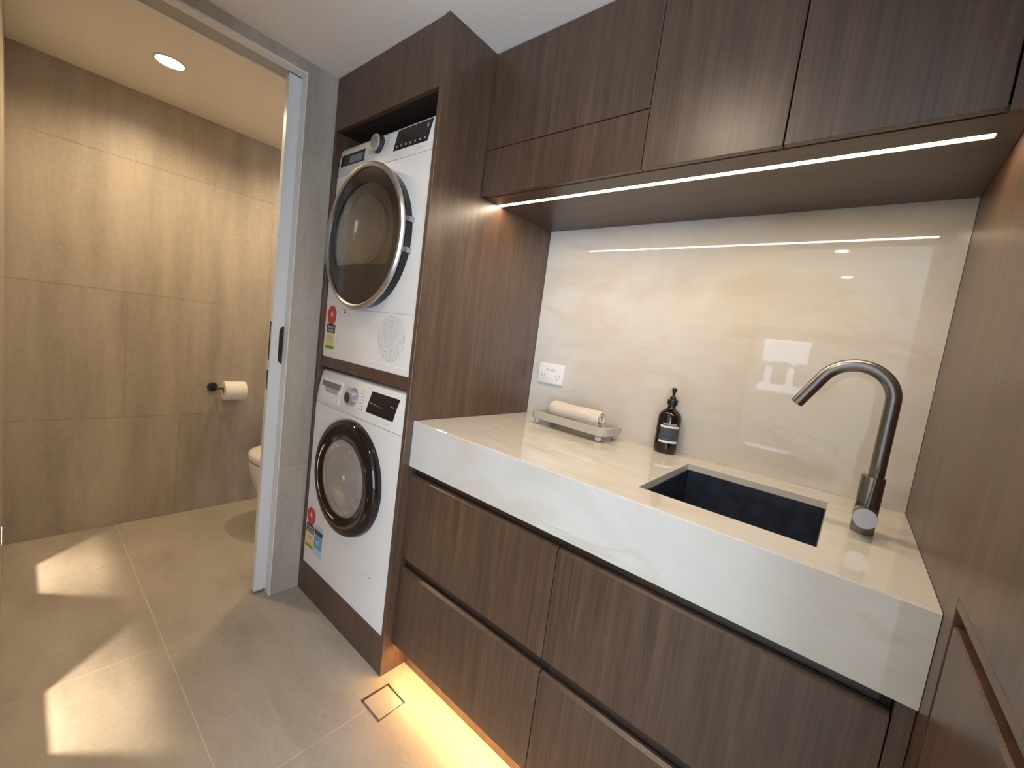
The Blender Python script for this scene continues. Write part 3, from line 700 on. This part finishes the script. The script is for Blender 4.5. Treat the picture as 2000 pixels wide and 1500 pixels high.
# soffit board with slot for the LED profile
tag(MB().box(0.002, -DU+0.023, ZU, W-0.0008, -0.3770, ZU+0.016).box(0.002, -0.3550, ZU, W-0.0008, -0.0005, ZU+0.016)
    .box(1.3440, -0.3770, ZU, W-0.0008, -0.3550, ZU+0.016).build('soffit_board', W_SOFFIT, smooth=False), 'veneer underside board of the overhead cabinets around the LED strip', 'panel')
led = thing('under_cabinet_light', 'long warm white LED strip recessed under the overhead cabinets', 'light', (0.67, -0.366, ZU))
MB().box(0.0025, -0.3765, ZU+0.0035, 1.3435, -0.3555, ZU+0.012).build('profile', STEEL, led, smooth=False)
MB().box(0.0030, -0.3762, ZU+0.0004, 1.3432, -0.3558, ZU+0.0034).build('diffuser', LEDM, led, smooth=False)
light('under_cabinet_glow', 'AREA', (0.673, -0.366, ZU-0.0012), P_LED, (1.0, 0.81, 0.58), (0, 0, 0), shape='RECTANGLE', size=1.335, size_y=0.018)

# ------------------------------------------------------------------ tall cabinet on the right
tc_ = thing('tall_cabinet', 'tall dark veneer cabinet closing the right end of the bench', 'cabinet', (1.43, -0.55, 0))
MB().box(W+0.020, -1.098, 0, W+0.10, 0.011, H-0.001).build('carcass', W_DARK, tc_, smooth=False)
MB().prism([(0.011, 0), (-0.7365, 0), (-0.7365, 1.070), (-1.098, 1.070), (-1.098, H-0.002), (0.011, H-0.002)], 'x', W, W+0.019).build('side_panel', W_RIGHT, tc_, smooth=False)
MB().box(W-0.0003, -1.098, 1.0530, W+0.012, -0.7385, 1.0698, 0.002, 2).build('handle_lip', W_RIGHT, tc_, smooth=False)
MB().prism([(-1.098, 0.05), (-0.7425, 0.05), (-0.7425, 1.028), (-1.098, 1.028)], 'x', W+0.0005, W+0.019, 0.004, 2).build('door', W_RIGHT, tc_, smooth=False)

# ------------------------------------------------------------------ power outlet
po = thing('power_outlet', 'white double power outlet on the splashback above the tray', 'outlet', (0.115, 0, 1.227))
MB().prism(rrect(0.0435, 1.1775, 0.1865, 1.2735, 0.008), 'y', -0.0085, -0.0002, 0.0025, 2).build('plate', OUTL, po)
for s_ in (-1, 1):
    MB().box(0.115+s_*0.0145-0.0115, -0.0125, 1.243, 0.115+s_*0.0145+0.0115, -0.008, 1.257, 0.002, 2).build('switch', LABW, po)
    cx_ = 0.115+s_*0.040
    b = MB()
    for dx, ang in ((-0.009, 0.52), (0.009, -0.52)):
        c_, s2 = math.cos(ang), math.sin(ang); hw, hh = 0.0012, 0.0055
        pts = [(cx_+dx+px*c_-pz*s2, 1.216+px*s2+pz*c_) for px, pz in ((-hw, -hh), (hw, -hh), (hw, hh), (-hw, hh))]
        b.prism(pts, 'y', -0.0089, -0.0080)
    b.box(cx_-0.0012, -0.0089, 1.195, cx_+0.0012, -0.0080, 1.205)
    b.build('socket', SLOT, po, smooth=False)

# ------------------------------------------------------------------ tray with rolled towel
TR = (0.350, -0.124); ta = -0.08
def rot2(x, y, c=TR, a=ta): return (c[0]+x*math.cos(a)-y*math.sin(a), c[1]+x*math.sin(a)+y*math.cos(a))
tr = thing('footed_tray', 'beige rectangular tray on four ball feet below the outlet', 'tray', (TR[0], TR[1], HC))
hx, hy = 0.185, 0.078
out = [rot2(*p) for p in rrect(-hx, -hy, hx, hy, 0.030, 6)]; inn = [rot2(*p) for p in rrect(-hx+0.009, -hy+0.009, hx-0.009, hy-0.009, 0.022, 6)]
MB().ringprism(out, inn, 'z', HC+0.026, HC+0.056).build('rim', TRAYM, tr, angle=0.7)
MB().prism(inn, 'z', HC+0.026, HC+0.031).build('base', TRAYM, tr, smooth=False)
for sx_ in (-1, 1):
    for sy_ in (-1, 1):
        p = rot2(sx_*(hx-0.030), sy_*(hy-0.022)); MB().ball((p[0], p[1], HC+0.0135), 0.0145, 0.93).build('foot', FOOTM, tr)
# towel: rolled spiral
tb = MB(); L0, L1 = -0.125, 0.122; r0 = 0.043
nseg = 90; nlen = 26; turns = 2.6
prof = []
for k in range(nseg+1):
    a = 2*PI*turns*k/nseg; rr = 0.008 + (r0-0.010)*k/nseg
    prof.append((rr, a))
zc = HC+0.0335+r0*0.93
cols = []
for j in range(nlen+1):
    t = j/nlen; u = L0+(L1-L0)*t; col = []
    for k, (rr, a) in enumerate(prof):
        end = max(0, 1-min(t, 1-t)*9); wob = 0.0022*math.sin(9*t+a*2.1) + 0.0014*math.sin(23*t+3*a) - 0.004*math.exp(-((a-2*PI*turns+1.6+0.5*t)/0.10)**2)
        rad = (rr+wob*(rr/r0))*(1-0.10*end*end)
        lx = u + 0.006*end*math.sin(a*0.5)*(1 if t > .5 else -1)
        dy_, dz = rad*math.cos(a+1.9), rad*math.sin(a+1.9)*0.93
        p = rot2(lx, dy_+0.004); col.append(tb.bm.verts.new((p[0], p[1], zc+dz)))
    cols.append(col)
for A, B in zip(cols, cols[1:]):
    for k in range(nseg): tb.bm.faces.new((A[k], A[k+1], B[k+1], B[k]))
tow = tb.build('rolled_towel', TOWEL, None, angle=3)
sol = tow.modifiers.new('thickness', 'SOLIDIFY'); sol.thickness = 0.0062; sol.offset = 0
bv = tow.modifiers.new('soft', 'SUBSURF'); bv.levels = 1; bv.render_levels = 1
tag(tow, 'small pale peach towel rolled up and lying in the footed tray', 'towel')

# ------------------------------------------------------------------ soap bottle
BX, BY = 0.706, -0.052
sb = thing('soap_bottle', 'dark amber hand soap pump bottle standing between tray and sink', 'soap bottle', (BX, BY, HC))
MB().lathe([(0, 0.001), (0.030, 0.0), (0.0375, 0.003), (0.0415, 0.010), (0.0420, 0.020), (0.0420, 0.128), (0.0405, 0.139), (0.0350, 0.150), (0.0250, 0.160), (0.0165, 0.166), (0.0140, 0.172), (0.0140, 0.181), (0, 0.181)], (BX, BY, HC), 'z', 56).build('bottle', AMBG, sb, angle=0.9)
MB().lathe([(0, 0.179), (0.0180, 0.179), (0.0185, 0.181), (0.0185, 0.198), (0.0172, 0.200), (0.0110, 0.201), (0.0110, 0.209), (0.0098, 0.211), (0.0050, 0.211), (0.0050, 0.222), (0, 0.222)], (BX, BY, HC), 'z', 32).build('collar', PUMP, sb, angle=0.5)
pm = MB().lathe([(0, 0.220), (0.0055, 0.220), (0.0062, 0.228), (0.0085, 0.232), (0.0090, 0.241), (0.0080, 0.2435), (0, 0.2440)], (BX, BY, HC), 'z', 24)
a_ = 1.9
pm.tube([(BX, BY, HC+0.2365), (BX+0.016*math.cos(a_), BY+0.016*math.sin(a_), HC+0.2370), (BX+0.028*math.cos(a_), BY+0.028*math.sin(a_), HC+0.2350), (BX+0.031*math.cos(a_), BY+0.031*math.sin(a_), HC+0.2300)], 0.0042, 12)
pm.build('pump_head', PUMP, sb)
LA = -PI/2+0.42
def lab(name, z0, z1, w0, w1, m, off=0.0004, par=sb):
    b = MB(); n = 20; A = []; B = []
    for i in range(n+1):
        a = LA+w0+(w1-w0)*i/n; rr = 0.0420+off
        A.append(b.bm.verts.new((BX+rr*math.cos(a), BY+rr*math.sin(a), HC+z0))); B.append(b.bm.verts.new((BX+rr*math.cos(a), BY+rr*math.sin(a), HC+z1)))
    for i in range(n): b.bm.faces.new((A[i], A[i+1], B[i+1], B[i]))
    return b.build(name, m, par)
lp_ = lab('label', 0.046, 0.106, -0.80, 0.92, LABG)
lab('white_band', 0.0975, 0.1055, -0.80, 0.92, LABW, 0.0007, lp_); lab('white_band', 0.0420, 0.0500, -0.80, 0.92, LABW, 0.0007, lp_)
def bottle_text(txt, size, z, a_off=0.0, m=LABW):
    me = text_mesh(txt, size); base = parent_base(lp_)
    for v in me.vertices:
        a = LA+a_off+v.co.x/0.0428; v.co = Vector((BX+0.0430*math.cos(a), BY+0.0430*math.sin(a), HC+z+v.co.y)) - base
    me.materials.clear(); me.materials.append(m)
    o = bpy.data.objects.new('lettering', me); C.objects.link(o); o.parent = lp_
bottle_text('hand soap', 0.0125, 0.1125, 0.02)
lab('small_print', 0.0560, 0.0565, -0.7, 0.8, PRINT, 0.0008, lp_)
b = MB()
for r_i, z in enumerate((0.090, 0.084, 0.078, 0.072, 0.066)):
    a = -0.66
    while a < 0.74:
        wd = random.uniform(0.03, 0.12); n0 = LA+a; n1 = LA+min(a+wd, 0.78)
        q4 = [b.bm.verts.new((BX+0.0429*math.cos(t), BY+0.0429*math.sin(t), HC+zz)) for t, zz in ((n0, z), (n1, z), (n1, z+0.0012), (n0, z+0.0012))]
        b.bm.faces.new(q4); a += wd+0.035
o = b.build('small_print', plain('faint_print', (0.11, 0.12, 0.13), 0.6), lp_, smooth=False); o['kind'] = 'stuff'

# ------------------------------------------------------------------ mixer tap
TX, TY = 1.281, -0.340
tp = thing('mixer_tap', 'brushed gunmetal gooseneck mixer tap to the right of the sink', 'tap', (TX, TY, HC))
MB().cyl((TX, TY, HC), 0.0225, 0.136, 'z', 48, 0.0012).build('body', GUN, tp, angle=0.5)
path = [(TX+0.004, TY, HC+0.130)]
zt = 1.330; rA = 0.073; cxA = TX+0.004-rA
path += [(TX+0.004, TY, HC+0.18), (TX+0.004, TY, HC+0.24), (TX+0.004, TY, zt)]
for k in range(1, 23):
    a = math.radians(150)*k/22; path.append((cxA+rA*math.cos(a), TY, zt+rA*math.sin(a)))
ex, ez = -math.sin(math.radians(150)), math.cos(math.radians(150)); lx, lz = path[-1][0], path[-1][2]
for k in range(1, 7): path.append((lx+ex*0.085*k/6, TY, lz+ez*0.085*k/6))
MB().tube(path, 0.0148, 28).build('spout', GUN, tp, angle=0.8)
ep = path[-1]
MB().tube([(ep[0]-ex*0.001, TY, ep[2]-ez*0.001), (ep[0]+ex*0.0012, TY, ep[2]+ez*0.0012)], 0.0105, 24).build('aerator', BLKM, tp)
hd = MB().cyl((TX-0.002, TY-0.070, 1.066), 0.0225, 0.050, 'y', 48, 0.001).build('handle', GUN, tp, angle=0.5)
MB().cyl((TX-0.002, TY-0.0712, 1.066), 0.0221, 0.0012, 'y', 48).build('end_cap', GUNL, hd, label='paler round end of the handle')
MB().tube([(TX-0.002, TY-0.060, 1.084), (TX+0.000, TY-0.062, 1.120), (TX+0.003, TY-0.064, 1.182)], 0.0042, 14).build('lever', GUN, hd)

# ------------------------------------------------------------------ bathroom: toilet, paper holder
to = thing('toilet', 'white rounded toilet half hidden behind the sliding door edge', 'toilet', (-1.47, -0.35, 0))
def plan(n, hw, yf, yb, sq=2.6):
    pts = []
    yc = yf+hw*1.15
    for i in range(n):
        a = PI + PI*i/(n-1)
        ca, sa = math.cos(a), math.sin(a)
        pts.append((hw*abs(ca)**(2/sq)*(1 if ca > 0 else -1), yc-(yc-yf)*abs(sa)**(2/sq)))
    return pts + [(hw, yb), (-hw, yb)]
def loft(b, levels, cx_):
    rings = [[b.bm.verts.new((cx_+p[0], p[1], z)) for p in plan(26, hw, yf, yb)] for z, hw, yf, yb in levels]
    fs = [b.bm.faces.new(rings[0]), b.bm.faces.new(rings[-1])]
    n = len(rings[0])
    for A, B in zip(rings, rings[1:]):
        for i in range(n): fs.append(b.bm.faces.new((A[i], A[(i+1) % n], B[(i+1) % n], B[i])))
    bmesh.ops.recalc_face_normals(b.bm, faces=fs); return b
loft(MB(), [(0.0, 0.135, -0.565, -0.02), (0.03, 0.138, -0.575, -0.02), (0.12, 0.145, -0.620, -0.02), (0.22, 0.160, -0.660, -0.02), (0.32, 0.178, -0.692, -0.02), (0.39, 0.186, -0.706, -0.02), (0.425, 0.187, -0.708, -0.02)], -1.47).build('pan', CERAM, to, angle=0.9)
loft(MB(), [(0.432, 0.187, -0.708, -0.16), (0.436, 0.190, -0.711, -0.16), (0.462, 0.190, -0.711, -0.16), (0.474, 0.186, -0.706, -0.16), (0.482, 0.174, -0.690, -0.17), (0.486, 0.150, -0.66, -0.18)], -1.47).build('lid', CERAM, to, angle=0.9)
MB().box(-1.655, -0.158, 0.426, -1.285, -0.02, 0.82, 0.02, 4).build('cistern', CERAM, to)
MB().cyl((-1.47, -0.09, 0.8195), 0.022, 0.004, 'z', 32, 0.001).build('flush_button', CHROME2, to)
ph = thing('paper_holder', 'matt black toilet paper holder on the bathroom wall', 'holder', (XB, -0.808, 0.813))
MB().cyl((XB+0.0001, -0.808, 0.813), 0.028, 0.011, 'x', 40, 0.001).build('rosette', BLKM, ph)
MB().tube([(XB+0.008, -0.808, 0.813), (XB+0.052, -0.808, 0.813), (XB+0.062, -0.804, 0.813), (XB+0.066, -0.794, 0.813), (XB+0.066, -0.745, 0.813), (XB+0.066, -0.640, 0.813)], 0.0065, 16).build('arm', BLKM, ph)
prr = thing('toilet_roll', 'full roll of white toilet paper on the black holder', 'toilet roll', (XB+0.066, -0.705, 0.7995))
zr = 0.7990
MB().lathe([(0.0200, -0.060), (0.0580, -0.060), (0.0590, -0.058), (0.0590, 0.058), (0.0580, 0.060), (0.0200, 0.060)], (XB+0.066, -0.705, zr), 'y', 48, close=True).build('paper', PAPER, prr)
MB().lathe([(0.0188, -0.0598), (0.0199, -0.0598), (0.0199, 0.0598), (0.0188, 0.0598)], (XB+0.066, -0.705, zr), 'y', 32, close=True).build('core', CARD, prr)

# ------------------------------------------------------------------ downlights
def downlight(label, x, y, r_=0.052, power=P_DOWN, col=WARM2, spot=2.0, group=None, blend=0.6):
    t = thing('downlight', label, 'downlight', (x, y, H), 'round recessed ceiling downlights')
    MB().lathe([(r_, -0.0005), (r_+0.009, -0.0005), (r_+0.009, -0.0030), (r_, -0.0045)], (x, y, H), 'z', 48, close=True).build('trim', WHITEP, t)
    MB().cyl((x, y, H-0.0032), r_-0.0005, 0.0030, 'z', 48).build('lens', DOWNM, t)
    light('downlight_glow', 'SPOT', (x, y, H-0.006), power, col, (0, 0, 0), spot_size=spot, spot_blend=blend, shadow_soft_size=0.045)
downlight('bright round recessed downlight in the bathroom ceiling', -1.383, -1.177, 0.052, P_BATH, WARM, 2.75, blend=0.75)
downlight('fill downlight added in the bathroom ceiling above the toilet, unseen behind the door wall', -1.383, -0.33, 0.052, P_BATH*0.9, WARM, 2.75, blend=0.75)  # out-of-view lamp added to fill the bathroom with light
downlight('recessed downlight in the laundry ceiling out from the tower', 0.62, -1.32, 0.05, P_DOWN, WARM2, 2.7, blend=0.7)
downlight('recessed living room downlight nearer the laundry', 0.948, -2.586, 0.045, P_LIV, WARM2, 2.3)
downlight('recessed living room downlight further from the laundry', 0.966, -3.611, 0.045, P_LIV, WARM2, 2.3)

# ------------------------------------------------------------------ recessed step lights in the left wall
for k, sx_ in enumerate(STEPX):
    t = thing('step_light', ['recessed step light low in the left wall inside the bathroom', 'recessed step light low in the left wall near the laundry floor'][k], 'step light', (sx_, YL, 0.235), 'recessed step lights low in the left wall')
    b = MB(); x0, x1 = sx_-0.042, sx_+0.042
    b.box(x0+0.001, YL-0.085, HZ[0]+0.001, x1-0.001, YL-0.080, HZ[1]+0.054)
    b.build('housing', BLKM, t, smooth=False)
    MB().box(x0+0.0005, YL-0.004, HZ[1], x1-0.0005, YL-0.0005, HZ[1]+0.0545).build('hood_plate', BLKM, t, smooth=False)
    light('step_glow', 'SPOT', (sx_, YL-0.045, HZ[0]+0.088), P_STEP*(1.0 if k == 0 else 1.25), (1.0, 0.80, 0.58), (math.radians(38), 0, 0), spot_size=2.9, spot_blend=0.2, shadow_soft_size=0.004)
